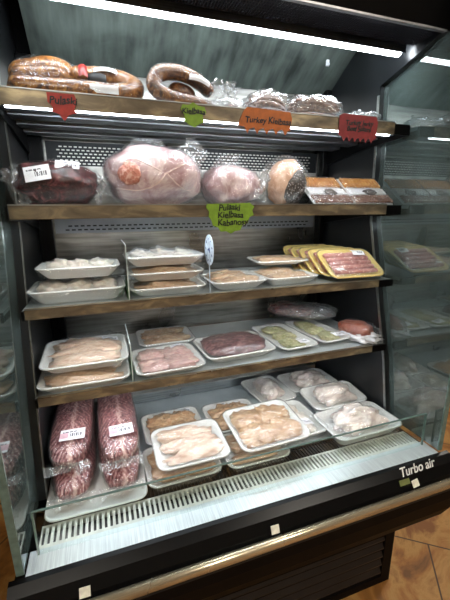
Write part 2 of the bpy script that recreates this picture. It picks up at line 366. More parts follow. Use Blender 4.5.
def pack(name, label, cat, loc, size, kind, seed, rot=(0,0,0), foam='foam', group=None, lab=None, filmm='film', filmtop=0):
    w, d, h = size; root = thing(name, label, cat, loc, rot, group)
    obj('foam_tray', tray_bm(w, d, h), M[foam], root, True)
    V, F = [], []
    for nm, mat, bm, rem in fill_pieces(kind, w, d, h, seed):
        for v in bm.verts:      # nothing sinks through the tray floor, nothing sticks out past its walls
            zz = max(v.co.z, .0095); k = min(1, max(0, (zz-.009)/(h-.01)))
            mx = w/2-.036+.022*k; my = d/2-.036+.022*k
            v.co = (max(-mx, min(mx, v.co.x)), max(-my, min(my, v.co.y)), zz)
        bm.verts.index_update(); off = len(V); V += [v.co.copy() for v in bm.verts]; F += [[q.index+off for q in f.verts] for f in bm.faces]
        o = obj(nm, bm, mat, root, True)
        if rem:
            r = o.modifiers.new('r', 'REMESH'); r.mode = 'VOXEL'; r.voxel_size = .004; r.use_smooth_shade = True
            s = o.modifiers.new('s', 'SMOOTH'); s.iterations = 3
    bvh = BVHTree.FromPolygons(V, F) if V else None
    nx, ny = 44, 34; H = []
    for j in range(ny+1):
        row = []
        for i in range(nx+1):
            x, y = (i/nx-.5)*(w-.004), (j/ny-.5)*(d-.004); z = h+.0012
            if bvh:
                hit = bvh.ray_cast(Vector((x, y, .4)), Vector((0, 0, -1)))
                if hit[0] is not None: z = max(z, hit[0].z+.0022)
            row.append(z)
        H.append(row)
    base = [r[:] for r in H]
    for it in range(5):
        H2 = [r[:] for r in H]
        for j in range(1, ny):
            for i in range(1, nx):
                a = (H[j-1][i]+H[j+1][i]+H[j][i-1]+H[j][i+1])/4; H2[j][i] = max(base[j][i], a)
        H = H2
    for j in range(1, ny):
        for i in range(1, nx):
            x, y = (i/nx-.5), (j/ny-.5)
            H[j][i] += .0022*abs(noise.noise(Vector((x*9+seed, y*4, seed))))+filmtop*max(0, 1-4*x*x)*max(0, 1-4*y*y)
    # film grid mapped to the rounded outline, with a skirt down the tray side
    bm = bmesh.new(); G = []
    rr = .030
    def outl(x, y):
        ax, ay = abs(x)-(w/2-rr), abs(y)-(d/2-rr)
        if ax > 0 and ay > 0:
            L = math.hypot(ax, ay); k = max(ax, ay)/L
            return math.copysign(w/2-rr+ax*k, x), math.copysign(d/2-rr+ay*k, y)
        return x, y
    for j in range(ny+1):
        G.append([])
        for i in range(nx+1):
            x, y = outl((i/nx-.5)*(w+.003), (j/ny-.5)*(d+.003)); G[-1].append(bm.verts.new((x, y, H[j][i])))
    for j in range(ny):
        for i in range(nx): bm.faces.new([G[j][i], G[j][i+1], G[j+1][i+1], G[j+1][i]])
    rim = [G[0][i] for i in range(nx+1)]+[G[j][nx] for j in range(1, ny+1)]+[G[ny][i] for i in range(nx-1, -1, -1)]+[G[j][0] for j in range(ny-1, 0, -1)]
    low = []
    for v in rim:
        k = .91+.01*noise.noise(v.co*80); low.append(bm.verts.new((v.co.x*k, v.co.y*(k-.01), .006)))
    n = len(rim)
    for k in range(n): bm.faces.new([rim[k], rim[(k+1) % n], low[(k+1) % n], low[k]])
    obj('cling_film', bm, M[filmm], root, True)
    if lab:
        zf = lambda x, y: sample(H, w, d, x, y)
        for q in (lab if isinstance(lab, list) else [lab]):
            sticker('price_label', root, zf, q[0]*w, q[1]*d, q[2] if len(q) > 2 else .055, q[3] if len(q) > 3 else .036, q[4] if len(q) > 4 else .1)
    root['top'] = max(max(r) for r in H)
    return root

def sheet(name, parent, pts_fn, nx, ny, mat, thick=0):
    bm = bmesh.new(); G = [[bm.verts.new(pts_fn(i/nx, j/ny)) for i in range(nx+1)] for j in range(ny+1)]
    for j in range(ny):
        for i in range(nx): bm.faces.new([G[j][i], G[j][i+1], G[j+1][i+1], G[j+1][i]])
    return obj(name, bm, mat, parent, True)
def skin(name, parent, c, s, seed, rot=0, amp=.07, mat='bag', flap=None, sq=.8, fr=3.2, tilt=0):
    # plastic skin around a lump; flap=(direction xyz, width) adds a crumpled loose end
    bm = bmesh.new(); blob(bm, c, s, rot, seed, amp, fr, 0, 44, 26, sq, tilt)
    for v in bm.verts: v.co += Vector(noise.noise_vector(v.co*42+Vector((seed, 0, 0))))*.0028
    return obj(name, bm, M[mat], parent, True)
def shell(name, parent, c, s, rot, seed, amp, fr, taper, sq, mat='bag'):
    bm = bmesh.new(); blob(bm, c, s, rot, seed, amp, fr, taper, 64, 36, sq)
    for v in bm.verts:
        v.co += (v.co-Vector(c)).normalized()*(.0012+.0022*noise.noise(v.co*70)); v.co.z = max(v.co.z, .0006)
    return obj(name, bm, M[mat], parent, True)
def crumple(name, parent, c, w, hgt, seed, rot=(0,0,0), amp=.012, mat='loose', taper=.3):
    Rm = Euler(rot).to_matrix(); c = Vector(c)
    def f(u, v):
        p = Vector(((u-.5)*w*(1-taper*v), 0, v*hgt)); n = noise.noise_vector(Vector((u*5+seed, v*5, seed*2)))*amp*1.8+noise.noise_vector(Vector((u*14+seed, v*14, seed)))*amp*.5
        n.z *= .4 if v > 0 else 0
        return c+Rm@(p+n*(.3+v))
    return sheet(name, parent, f, 22, 18, M[mat])

def text_mesh(name, s, size, mat, parent, place, shear=0, wob=0, ext=.0006, bold=0):
    cu = bpy.data.curves.new(name, 'FONT'); cu.body = s; cu.size = size; cu.shear = shear; cu.extrude = ext; cu.offset = bold
    cu.align_x = 'CENTER'; cu.align_y = 'CENTER'; cu.space_line = .85
    t = bpy.data.objects.new('tmp', cu); C.objects.link(t); dg = bpy.context.evaluated_depsgraph_get(); dg.update()
    me = bpy.data.meshes.new_from_object(t.evaluated_get(dg)); bpy.data.objects.remove(t)
    me.materials.clear()
    for v in me.vertices:
        if wob: v.co.y += wob*noise.noise(Vector((v.co.x*40, v.co.y*20, 3)))
        v.co = place @ v.co
    return link(name, me, mat, parent, False)

# ------------------------------------------------------------------ room
def struct(name, x0, x1, y0, y1, z0, z1, mat):
    o = boxobj(name, x0, x1, y0, y1, z0, z1, mat); o['kind'] = 'structure'; return o
struct('floor', -3, 5, -4, 3.6, -.05, 0, M['floor'])
struct('ceiling', -3, 5, -4, 3.6, 3.0, 3.05, M['ceil'])
struct('wall_back', -3, 5, 3.6, 3.7, 0, 3.0, M['wall'])
struct('wall_front', -3, 5, -4.1, -4, 0, 3.0, M['wall'])
struct('wall_left', -3.1, -3, -4, 3.6, 0, 3.0, M['wall'])
struct('wall_right', 5, 5.1, -4, 3.6, 0, 3.0, M['wall'])
for i, (x, y) in enumerate([(-.4, -2.3), (1.9, -2.0), (3.2, .8)]):
    t = thing('ceiling_light', ['square ceiling light panel behind the camera on the left', 'square ceiling light panel out in front of the case on the right', 'square ceiling light panel to the right of the case'][i], 'ceiling light', (x, y, 2.97))
    boxobj('frame', -.31, .31, -.31, .31, .012, .03, M['grille'], t); boxobj('diffuser', -.29, .29, -.29, .29, 0, .012, M['ceil_lamp'], t)

# ------------------------------------------------------------------ the refrigerated case
case = thing('refrigerated_display_case', 'tall black open-front refrigerated display case with four steel shelves of packaged meat', 'display case', (0, 0, 0))
Z = [1.736, 1.480, 1.2225, .968]      # underside of the price channels
CH = [.038, .036, .030, .030]
# end walls (black), front edge leans
endprof = [(.54, .70), (-.05, .70), (-.012, .92), (.128, 1.45), (.150, 1.93), (-.098, 2.005), (-.13, 2.30), (.54, 2.30)]
for x0, x1 in ((-.05, 0), (W, W+.05)):
    o = prism_x('end_wall', endprof, x0, x1, M['blackwall'], case)
for xa, xb in ((.0, .003), (W-.003, W)):
    trim = [(-.05, .70), (-.012, .92), (.128, 1.45), (.148, 1.90), (.158, 1.90), (.138, 1.45), (-.002, .92), (-.04, .70)]
    prism_x('edge_trim', trim, xa, xb, M['steel'], case)
# glass ends
for x0, x1 in ((-.035, -.020), (W+.020, W+.035)):
    gp = [(-.05, .695), (-.262, .695), (-.275, 2.28), (-.13, 2.30), (-.098, 2.005), (.150, 1.93), (.128, 1.45), (-.012, .92)]
    prism_x('side_glass', gp, x0, x1, M['glass'], case)
    prism_x('glass_edge', [(-.262, .695), (-.268, .695), (-.281, 2.28), (-.275, 2.28)], x0-.001, x1+.001, M['glassedge'], case)
# back panel and upper panel
boxobj('back_panel', .05, W-.03, .48, .49, .68, 1.98, M['backsteel'], case)
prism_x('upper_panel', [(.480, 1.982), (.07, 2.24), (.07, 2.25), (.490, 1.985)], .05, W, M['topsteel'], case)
boxobj('corner_post', 0, .05, .44, .50, .69, 2.0, M['black'], case, .004)
boxobj('corner_post', W-.03, W, .44, .50, .69, 2.0, M['black'], case, .004)
boxobj('rear_cabinet', -.05, W+.05, .50, .60, .26, 2.34, M['black'], case)
# canopy
prism_x('canopy', [(-.100, 2.006), (-.105, 2.00), (-.20, 2.30), (-.20, 2.36), (.50, 2.36), (.50, 2.27), (.04, 2.27), (.04, 2.03), (.0, 2.025), (-.09, 2.025)], -.018, W+.018, M['black'], case)
boxobj('canopy_lip', 0, W, -.106, -.094, 1.998, 2.004, M['lip'], case)
bm = bmesh.new(); box(bm, 0, W, -.092, .02, 2.016, 2.024)
for k in range(150): x = .004+k*(W-.008)/149; box(bm, x-.0016, x+.0016, -.090, .018, 2.008, 2.017)
for k in range(9): y = -.088+k*.013; box(bm, 0, W, y-.0012, y+.0012, 2.009, 2.017)
obj('air_honeycomb', bm, M['honey'], case)
bm = bmesh.new(); tube(bm, [(.02, .044, 2.000), (1.19, .044, 2.000)], .0175, 20); lt = obj('light_tube', bm, M['tube'], case, True)
prism_x('lamp_shading_channel', [(.0235, 1.988), (.026, 1.988), (.026, 2.020), (.062, 2.020), (.062, 2.028), (.024, 2.028)], .01, 1.2, M['steel'], case)  # front flange added to keep the tube's light off the honeycomb
bm = bmesh.new(); box(bm, -.006, .006, -.006, 0, -.012, .010); box(bm, -.003, .003, -.014, -.006, -.012, -.004); o = obj('sensor_clip', bm, M['label'], case); o.location = (1.12, .345, 2.060)
# slots of the back panel (one row set per bay)
for k, (z0, rows, pitch) in enumerate([(1.668, 6, .017), (1.428, 2, .022), (1.165, 2, .022)]):
    bm = bmesh.new()
    for r in range(rows):
        zz = z0+r*(.0115 if k == 0 else .0145)
        n = int(1.07/pitch)
        for i in range(n):
            x = .09+i*pitch+(r % 2)*pitch/2; box(bm, x, x+pitch*.62, .4776 if k != 1 else .4745, .4792 if k == 0 else .4802 if k == 2 else .4760, zz, zz+(.0048 if k else .0042))
    obj('air_slots', bm, M['slot'] if k else M['grille'], case)
boxobj('slotted_band', .055, W-.04, .4755, .4798, 1.418, 1.472, M['band'], case); boxobj('dark_mesh', .055, W-.04, .4788, .4798, 1.6625, 1.745, M['darkgrille'], case); boxobj('painted_reflection_band', .055, W-.04, .4765, .4798, 1.610, 1.662, M['grille'], case)  # lowest pale strip paints the lamp's reflection on the back panel
# shelves
for k in range(4):
    z = Z[k]; top = z+CH[k]-.006
    bm = bmesh.new(); box(bm, 0.002, W-.002, 0, .462, top-.010, top)
    sh = obj('shelf', bm, M['shelf'], case)
    boxobj('price_channel', .008, 1.155, -.010, -.0005, z, z+CH[k], M['channel'], sh, .0012)
    boxobj('channel_edge', .008, 1.155, -.012, -.0101, z+CH[k]-.003, z+CH[k]-.0005, M['steel'], sh)
    for x0 in (.001, W-.066):
        boxobj('end_cap', x0, x0+(.006 if x0 < .5 else .065), -.010, -.0005, z-.001, z+CH[k]-.006, M['black'], sh)
    for x0 in (.002, W-.008):
        bm = bmesh.new()
        pts = [(-.0, top-.011), (-.0, z-.002), (.18, z-.010), (.46, z-.045), (.46, top-.011)]
        A = [bm.verts.new((x0, y, q)) for y, q in pts]; B = [bm.verts.new((x0+.006, y, q)) for y, q in pts]
        bm.faces.new(A); bm.faces.new(B[::-1])
        for i in range(5): bm.faces.new([A[i], B[i], B[(i+1) % 5], A[(i+1) % 5]])
        obj('bracket', bm, M['black'], sh)
    bm = bmesh.new()
    for y in (.035, .125, .235, .345): box(bm, .012, W-.012, y, y+.058, top-.022, top-.0105)
    obj('stiffening_ribs', bm, M['under'], sh)
    bm = bmesh.new(); zl = z+.004 if k == 0 else z+.014; tube(bm, [(.03, .010, zl), (1.15, .010, zl)], .006, 12); obj('light_tube', bm, M['led'], sh, True)
# deck
boxobj('deck', 0, W, -.075, .478, .665, .690, M['deck'], case)
boxobj('deck_rear_step', .05, W-.03, .405, .478, .6905, .735, M['steel'], case, .004)
bm = bmesh.new(); box(bm, 0, W, -.205, -.076, .664, .672); obj('return_air_well', bm, M['slot'], case)
bm = bmesh.new()
box(bm, .0, W, -.206, -.196, .672, .690); box(bm, 0, W, -.143, -.136, .672, .690)
n = 88
for i in range(n+1):
    x = i*W/n; box(bm, max(0, x-.0034), min(W, x+.0034), -.1959, -.1431, .683, .690)
obj('air_grille', bm, M['grille'], case)
bm = bmesh.new(); box(bm, 0, W, -.086, -.079, .672, .690)
n = 110
for i in range(n+1):
    x = i*W/n; box(bm, max(0, x-.003), min(W, x+.003), -.1359, -.0861, .680, .687)
obj('rear_air_grille', bm, M['darkgrille'], case)
boxobj('sill', -.018, W+.018, -.272, -.2065, .660, .6915, M['brightsteel'], case, .002)
fg = boxobj('front_glass', .002, W-.002, -.224, -.219, .6925, .815, M['clear'], case)
boxobj('glass_rim', .002, W-.002, -.2245, -.2185, .8152, .8172, M['glassedge'], fg)
for x in (.002, W-.006): boxobj('glass_rim', x, x+.004, -.2246, -.2186, .6925, .815, M['glassedge'], fg)
# bumper body
prof = [(-.274, .694), (-.286, .692), (-.307, .677), (-.324, .650), (-.334, .60), (-.334, .56), (-.322, .505), (-.295, .45), (-.255, .395), (-.205, .33), (-.150, .272), (-.14, .262), (.50, .262), (.50, .655), (-.20, .655), (-.274, .66)]
prism_x('front_fascia', prof, -.045, W+.045, M['black'], case)
for x0, x1 in ((-.05, -.045), (W+.045, W+.05)):
    bm = bmesh.new()
    A = [bm.verts.new((x0, y, z)) for y, z in prof]; B = [bm.verts.new((x1, y, z)) for y, z in prof]
    bm.faces.new(A); bm.faces.new(B[::-1])
    for i in range(len(prof)): bm.faces.new([A[i], B[i], B[(i+1) % len(prof)], A[(i+1) % len(prof)]])
    obj('fascia_end_cap', bm, M['black'], case)
bm = bmesh.new()
bp_ = [(-.334, .645), (-.345, .647), (-.352, .640), (-.3535, .632), (-.352, .624), (-.345, .617), (-.334, .619)]
A = [bm.verts.new((-.05, y, z)) for y, z in bp_]; B = [bm.verts.new((W+.06, y, z)) for y, z in bp_]
bm.faces.new(A); bm.faces.new(B[::-1])
for i in range(7): bm.faces.new([A[i], B[i], B[(i+1) % 7], A[(i+1) % 7]])
obj('bumper_bar', bm, M['bar'], case, True)
boxobj('bumper_groove', -.045, W+.05, -.3445, -.333, .606, .6165, M['slot'], case)
prism_x('lower_fascia_panel', [(-.3348, .598), (-.3348, .56), (-.323, .504), (-.296, .449), (-.256, .394), (-.206, .329), (-.2045, .331), (-.254, .396), (-.294, .451), (-.321, .506), (-.333, .56), (-.333, .598)], -.044, W+.044, M['brownblack'], case)
for x, y, z, r in ((.108, 0, 0, .1), (.590, 0, 0, .1), (1.083, 0, 0, -.5)):
    bm = bmesh.new(); box(bm, -.012, .012, -.002, 0, -.010, .011)
    o = obj('tag_clip', bm, M['cream'], case); o.location = (x, -.3245, .657); o.rotation_euler = (-.5, r*.3, 0)
# kick panel
boxobj('base_frame', 0, W, -.148, .50, 0, .26, M['brownblack'], case)
bm = bmesh.new()
for k in range(5):
    z = .040+k*.042
    A = [(-.1485, z), (-.158, z+.010), (-.158, z+.016), (-.1485, z+.034)]
    a = [bm.verts.new((.05, y, q)) for y, q in A]; b = [bm.verts.new((W-.045, y, q)) for y, q in A]
    bm.faces.new(a); bm.faces.new(b[::-1])
    for i in range(4): bm.faces.new([a[i], b[i], b[(i+1) % 4], a[(i+1) % 4]])
obj('louvres', bm, M['louvre'], case)
bm = bmesh.new(); box(bm, W-.044, W, -.160, -.148, .002, .259); box(bm, 0, .049, -.160, -.148, .002, .259); box(bm, .049, W-.044, -.160, -.148, .002, .036); box(bm, .049, W-.044, -.160, -.148, .244, .259); obj('louvre_frame', bm, M['brownblack'], case)
# badge on the fascia
P = Matrix.Translation((1.110, -.2985, .6855)) @ Matrix.Rotation(-.03, 4, 'Y') @ Matrix.Rotation(math.radians(38), 4, 'X')
text_mesh('brand_lettering', 'Turbo air', .037, M['silver'], case, P, .5, 0, .0008, .0003)
o = boxobj('sticker', -.020, .020, -.0008, 0, -.008, .008, M['olive'], case); o.location = (1.048, -.3155, .6645); o.rotation_euler = (math.radians(-32), 0, 0)
bm = bmesh.new()
for k in range(8):
    a = k*PI/4; tube(bm, [(.572, -.2735, .683), (.572+.011*math.cos(a), -.2735, .683+.007*math.sin(a))], .0018, 6)
obj('drain_badge', bm, M['silver'], case)

# ------------------------------------------------------------------ signs
def sign(name, label, pts, mat, lines, y=-.0125, size=.02, off=(0,0), shear=.15, bold=.0005, rot=0):
    cx = sum(p[0] for p in pts)/len(pts); cz = sum(p[1] for p in pts)/len(pts)
    t = thing(name, label, 'sign', (cx, y, cz), group=None)
    bm = bmesh.new(); prism_y(bm, [(x-cx, z-cz) for x, z in pts], -.0012, 0); obj('card', bm, mat, t)
    P = Matrix.Translation((off[0], -.0022, off[1])) @ Matrix.Rotation(rot, 4, 'Y') @ Matrix.Rotation(PI/2, 4, 'X')
    text_mesh('lettering', lines, size, M['ink'], t, P, shear, .006, .0004, bold)
    return t
sign('arrow_sign', 'red arrow-shaped card lettered Pulaski on the top shelf edge', [(.124,1.768), (.184,1.768), (.189,1.752), (.181,1.736), (.186,1.727), (.168,1.722), (.157,1.708), (.147,1.722), (.132,1.727), (.134,1.738), (.124,1.748)], M['red'], 'Pulaski', size=.0225, off=(.001,.014))
sign('splash_sign', 'small lime green card lettered Kielbasa on the top shelf edge', [(.441,1.757), (.447,1.768), (.462,1.767), (.475,1.775), (.490,1.767), (.506,1.766), (.511,1.752), (.500,1.744), (.504,1.728), (.490,1.722), (.478,1.714), (.462,1.720), (.450,1.728), (.452,1.742)], M['green'], 'Kielbasa', size=.0195, off=(-.001,.006))
fr = [(.602,1.728), (.618,1.764), (.630,1.776), (.765,1.772), (.772,1.755), (.766,1.722)]
o = []
for i in range(5):
    x = .757-i*.030; o += [(x, 1.720), (x-.006, 1.708), (x-.012, 1.720), (x-.016, 1.725)]
sign('fringed_sign', 'orange fringed card lettered Turkey Kielbasa on the top shelf edge', fr+o, M['orange'], 'Turkey Kielbasa', size=.0225, off=(.006,.018))
fr = [(.935,1.722), (.935,1.777), (.950,1.783), (1.075,1.781), (1.082,1.765), (1.078,1.716)]
o = []
for i in range(6):
    x = 1.066-i*.021; o += [(x, 1.712), (x-.005, 1.703), (x-.010, 1.712), (x-.013, 1.717)]
sign('fringed_sign', 'dark red fringed card with two handwritten lines at the right of the top shelf', fr+o, M['dred'], 'Turkey Jerky\nBeef Salami', size=.0200, off=(.003,.030))
sign('scalloped_sign', 'large lime green scalloped card lettered Pulaski Kielbasa Kabanosy on the second shelf edge', [(.507,1.516), (.640,1.519), (.655,1.508), (.648,1.498), (.653,1.484), (.640,1.478), (.634,1.460), (.618,1.456), (.610,1.440), (.594,1.438), (.580,1.430), (.565,1.438), (.548,1.437), (.540,1.450), (.524,1.455), (.520,1.470), (.512,1.480), (.514,1.496), (.505,1.505)], M['green'], 'Pulaski\n Kielbasa\n   Kabanosy', size=.0245, off=(-.004,.013), shear=.1)

# ------------------------------------------------------------------ top shelf
T1 = Z[0]+CH[0]-.0055
def shrink(t, paths, seed, grow=.0030, mat='wrap'):
    bm = bmesh.new()
    for pts, r in paths:
        P, Rr = capsule_path(pts, r+grow, 44); tube(bm, P, Rr, 16, True, .10, seed)
    o = obj('plastic_wrap', bm, M[mat], t, True)
    m_ = o.modifiers.new('r', 'REMESH'); m_.mode = 'VOXEL'; m_.voxel_size = .0045; m_.use_smooth_shade = True
    k = o.modifiers.new('s', 'SMOOTH'); k.iterations = 4
def ring_pack(name, label, loc, paths, mat, bagc, bags, seed, labels=(), extra=None, group=None, rotb=0):
    t = thing(name, label, 'sausage', loc, group=group)
    for i, (pts, r) in enumerate(paths):
        bm = bmesh.new(); P, R = capsule_path(pts, r, 56); tube(bm, P, R, 18, True, .10, seed+i); obj('sausage', bm, M[mat[i]] if isinstance(mat, (list, tuple)) else M[mat], t, True)
    shrink(t, paths, seed)
    return t
t = ring_pack('smoked_sausage_pack', 'long pack of golden smoked sausage bent in a loop, left on the top shelf', (.19, .11, T1),
    [([(-.160,-.035,.030), (-.05,-.045,.028), (.06,-.045,.028), (.125,-.03,.036), (.150,.0,.062), (.118,.020,.082), (.05,.020,.084), (-.02,.020,.080)], .0265),
     ([(-.160,.040,.058), (-.110,.035,.082), (-.05,.03,.086), (.0,.03,.070)], .0375),
     ([(-.155,-.010,.058), (-.09,-.015,.066), (-.02,-.020,.066)], .023)], ['smoked', 'smoked', 'smoked'], (0, .01, .060), (.180, .080, .059), 3)
zf = lambda x, y: .0
def panel(name, parent, c, w, h, mat, rx=.15, ry=0, rz=0, bend=.006, mats=None):
    Rm = Euler((rx, ry, rz)).to_matrix(); c = Vector(c)
    return sheet(name, parent, lambda u, v: c+Rm@Vector(((u-.5)*w, bend*((2*u-1)**2+(2*v-1)**2), (v-.5)*h)), 8, 6, mat)
def plabel(name, parent, c, w, h, rot, pink=False):
    s = sticker(name, parent, lambda x, y: 0, 0, 0, w, h, 0, pink); s.location = c; s.rotation_euler = rot; return s
panel('printed_band', t, (.018, -.040, .088), .022, .050, M['redlab'], -.75)
panel('white_band', t, (.075, -.008, .104), .060, .018, M['label'], -.9)
panel('printed_sticker', t, (.052, -.030, .074), .046, .030, M['slot'], -.4)
panel('printed_sticker', t, (.066, -.075, .032), .070, .020, M['label'], .0, bend=.002)
t = ring_pack('smoked_sausage_pack', 'horseshoe-shaped brown sausage pack standing behind the green Kielbasa card', (.46, .10, T1),
    [([(.10,-.02,.022), (.03,-.04,.024), (-.03,-.045,.030), (-.072,-.04,.055), (-.060,-.03,.090), (-.01,-.02,.104), (.05,-.01,.094), (.105,.0,.062)], .0195)], 'smokedd', (.020, -.02, .060), (.112, .050, .0585), 8)
obj_ = bmesh.new(); P, R = capsule_path([(-.03, .0, .055), (.01, .0, .058), (.05, .01, .05)], .026, 20); tube(obj_, P, R, 14, True, .1, 4); obj('sausage', obj_, M['smokedd'], t, True)
panel('white_band', t, (.055, -.052, .088), .060, .020, M['label'], -.5, .25)
for sd, cx, w in ((1, .105, .07), (2, .13, .05)): crumple('loose_wrap', t, (cx, -.05, .004), w, .075, sd, (.2, .2, .1), .012)
def stick_bag(label, loc, w, n, seed, rz=0, zh=.060, group='bags of thin dried sausage'):
    t = thing('sausage_stick_bag', label, 'sausage', loc, (0, 0, rz), group); R = random.Random(seed)
    for i in range(n):
        bm = bmesh.new(); y = -.05+.10*((i*7) % n)/n; z = .012+zh*i/n*(1-.2*R.random()); x0 = R.uniform(-.5, -.42)*w; x1 = R.uniform(.36, .5)*w
        P, Rr = capsule_path([(x0, y, z), (x0*.4, y+R.uniform(-.01, .01), z+.008), (x1*.5, y+R.uniform(-.01, .01), z+.006), (x1, y, max(.009, z-.014))], .0072, 16)
        tube(bm, P, Rr, 8, True, .15, seed+i); obj('sausage_stick', bm, M['stick'], t, True)
    skin('plastic_bag', t, (0, 0, .043), (w*.56, .068, .042), seed, 0, .10, 'loose', sq=.8)
    return t
t = thing('sausage_piece_pack', 'clear crumpled wrap with a short dark red sausage piece left of the orange card', 'sausage', (.615, .10, T1))
bm = bmesh.new(); P, R = capsule_path([(-.03, 0, .022), (.0, -.005, .024), (.035, 0, .022)], .017, 14); tube(bm, P, R, 14, True, .1, 2); obj('sausage', bm, M['dark'], t, True)
skin('plastic_wrap', t, (0, .01, .028), (.062, .050, .027), 12, 0, .1, 'loose', sq=.7)
crumple('loose_wrap', t, (-.005, .03, .01), .09, .060, 6, (-.3, .1, 0), .014)
stick_bag('bag of thin dried sausages behind the orange Turkey Kielbasa card', (.738, .10, T1), .120, 20, 21)
stick_bag('bag of thin dried sausages just left of the dark red card', (.905, .10, T1), .185, 22, 33, -.08)
t = thing('plastic_bag', 'empty crumpled clear plastic bag at the right end of the top shelf', 'plastic bag', (1.095, .09, T1))
skin('bag_body', t, (0, .0, .026), (.070, .05, .0245), 41, .1, .16, 'loose', sq=.75, fr=2.4)
crumple('bag_mouth', t, (.035, .0, .010), .06, .052, 9, (.1, .9, .2), .012)

# ------------------------------------------------------------------ second shelf
T2 = Z[1]+CH[1]-.0055
t = thing('dark_meat_pack', 'vacuum pack of dark red meat at the left end of the second shelf', 'meat', (.116, .12, T2))
bm = bmesh.new(); blob(bm, (0, 0, .060), (.108, .080, .056), 0, 5, .11, 1.8, .12, 40, 22, .8); obj('meat', bm, M['dark'], t, True)
shell('vacuum_bag', t, (0, 0, .060), (.111, .083, .059), 0, 5, .11, 1.8, .12, .8, 'wrap')
crumple('bag_end', t, (-.085, -.055, .004), .05, .095, 71, (.1, -.25, -.5), .012)
plabel('price_label', t, (-.040, -.083, .082), .062, .042, (1.12, -.18, -.05)); plabel('price_label', t, (.03, -.045, .1085), .06, .034, (.7, .05, 0))
crumple('bag_end', t, (.098, -.05, .004), .04, .085, 14, (.1, .5, 1.2), .013)
t = thing('ham_pack', 'large pink ham in a clear vacuum bag on the second shelf', 'ham', (.385, .125, T2))
bm = bmesh.new(); blob(bm, (0, 0, .088), (.140, .090, .084), 0, 9, .07, 1.5, .02, 48, 28, .8); obj('ham', bm, M['ham'], t, True)
bm = bmesh.new(); blob(bm, (-.080, -.080, .088), (.032, .014, .032), -.35, 3, .12, 2.5); obj('shank_end', bm, M['hamend'], t, True)
hm = [c for c in t.children if c.name.startswith('ham')][0].data
hb = BVHTree.FromPolygons([v.co for v in hm.vertices], [list(p.vertices) for p in hm.polygons])
bm = bmesh.new()
for pts in ([(-.110,0,.130), (-.06,0,.125), (-.02,0,.108), (.02,0,.092), (.06,0,.112), (.10,0,.118), (.115,0,.085)], [(.02,0,.092), (.05,0,.062), (.09,0,.046), (.115,0,.07)], [(-.115,0,.050), (-.06,0,.044), (-.01,0,.060), (.02,0,.092)]):
    Q = []
    for p in spline(pts, 36):
        h = hb.ray_cast(Vector((p.x, -1, p.z)), Vector((0, 1, 0)))
        if h[0] is not None: Q.append(h[0]+Vector((0, .0008, 0)))
    tube(bm, Q, .0022, 6)
obj('fat_seam', bm, M['fat'], t, True)
shell('vacuum_bag', t, (0, 0, .088), (.144, .094, .088), 0, 9, .07, 1.5, .02, .8)
crumple('bag_end', t, (.085, -.03, .125), .095, .075, 4, (.1, .75, .1), .008); crumple('bag_end', t, (-.02, -.02, .158), .12, .03, 5, (.2, 0, 0), .008)
t = thing('ham_pack', 'smaller pale pink ham half hidden in crumpled plastic, behind the green scalloped card', 'ham', (.646, .13, T2))
bm = bmesh.new(); blob(bm, (-.01, 0, .062), (.098, .078, .060), 0, 17, .1, 1.6, .12, 40, 22, .85); obj('ham', bm, M['ham'], t, True)
shell('vacuum_bag', t, (-.01, 0, .062), (.102, .082, .063), 0, 17, .1, 1.6, .12, .85)
crumple('bag_end', t, (-.03, -.03, .100), .11, .055, 8, (.1, -.2, .1), .010); crumple('bag_end', t, (.060, -.07, .02), .05, .10, 10, (.0, .3, .3), .012)
t = thing('salami', 'round tan salami with a black pepper crust standing on the second shelf', 'salami', (.819, .11, T2))
bm = bmesh.new(); blob(bm, (0, 0, .078), (.078, .050, .058), 0, 23, .05, 1.4, -.12, 36, 22, 1, -1.15); obj('casing', bm, M['tancase'], t, True)
bm = bmesh.new(); blob(bm, (.020, -.020, .066), (.058, .040, .046), 0, 25, .05, 1.4, 0, 36, 22, 1, -1.25); obj('pepper_crust', bm, M['crust'], t, True)
skin('plastic_wrap', t, (.0, -.003, .084), (.083, .064, .078), 27, 0, .05, 'film', sq=.95)
def kab_pack(label, loc, rot, seed):
    t = thing('snack_stick_pack', label, 'sausage', loc, rot, 'flat packs of snack sausage sticks'); R = random.Random(seed)
    w, d = .162, .150
    boxobj('backing_card', -w/2, w/2, 0, d, 0, .003, M['label'], t)
    for i in range(12):
        bm = bmesh.new(); x = -w/2+.008+i*(w-.016)/11
        P, Rr = capsule_path([(x, d*.60, .0085), (x+R.uniform(-.001, .001), d*.8, .010), (x, d-.004, .0085)], .0055, 8); tube(bm, P, Rr, 8); obj('snack_stick', bm, M['kab'], t, True)
    bm = bmesh.new()
    for j in range(4):
        for i in range(17):
            blob(bm, (-w/2+.006+i*(w-.012)/16+R.uniform(-.0015, .0015), .006+j*.010+R.uniform(-.001, .001), .009+R.uniform(0, .002)), (.0048, .0052, .0048), R.random()*3, i+j, .15, 2, 0, 8, 6)
    obj('stick_ends', bm, M['pellet'], t, True)
    bm = bmesh.new(); box(bm, -w/2+.004, w/2-.004, .050, .080, .004, .011); obj('paper_band', bm, M['label'], t)
    bm = bmesh.new(); blob(bm, (.01, .058, .0115), (.026, .018, .004), .1, seed, .3, 2.5, 0, 22, 8); obj('printed_emblem', bm, M['crust'], t, True)
    sheet('plastic_film', t, lambda u, v: ((u-.5)*(w+.006), v*(d+.004)-.003, .0165+.002*noise.noise(Vector((u*8, v*8, seed)))-(.012 if min(u, v, 1-u, 1-v) < .01 else 0)), 24, 20, M['bag'])
    return t
kab_pack('flat pack of snack sausage sticks tilted beside the round salami, left of two', (.972, .035, T2+.002), (.66, 0, .06), 1)
kab_pack('flat pack of snack sausage sticks at the right end of the second shelf', (1.134, .030, T2+.002), (.66, 0, -.03), 2)

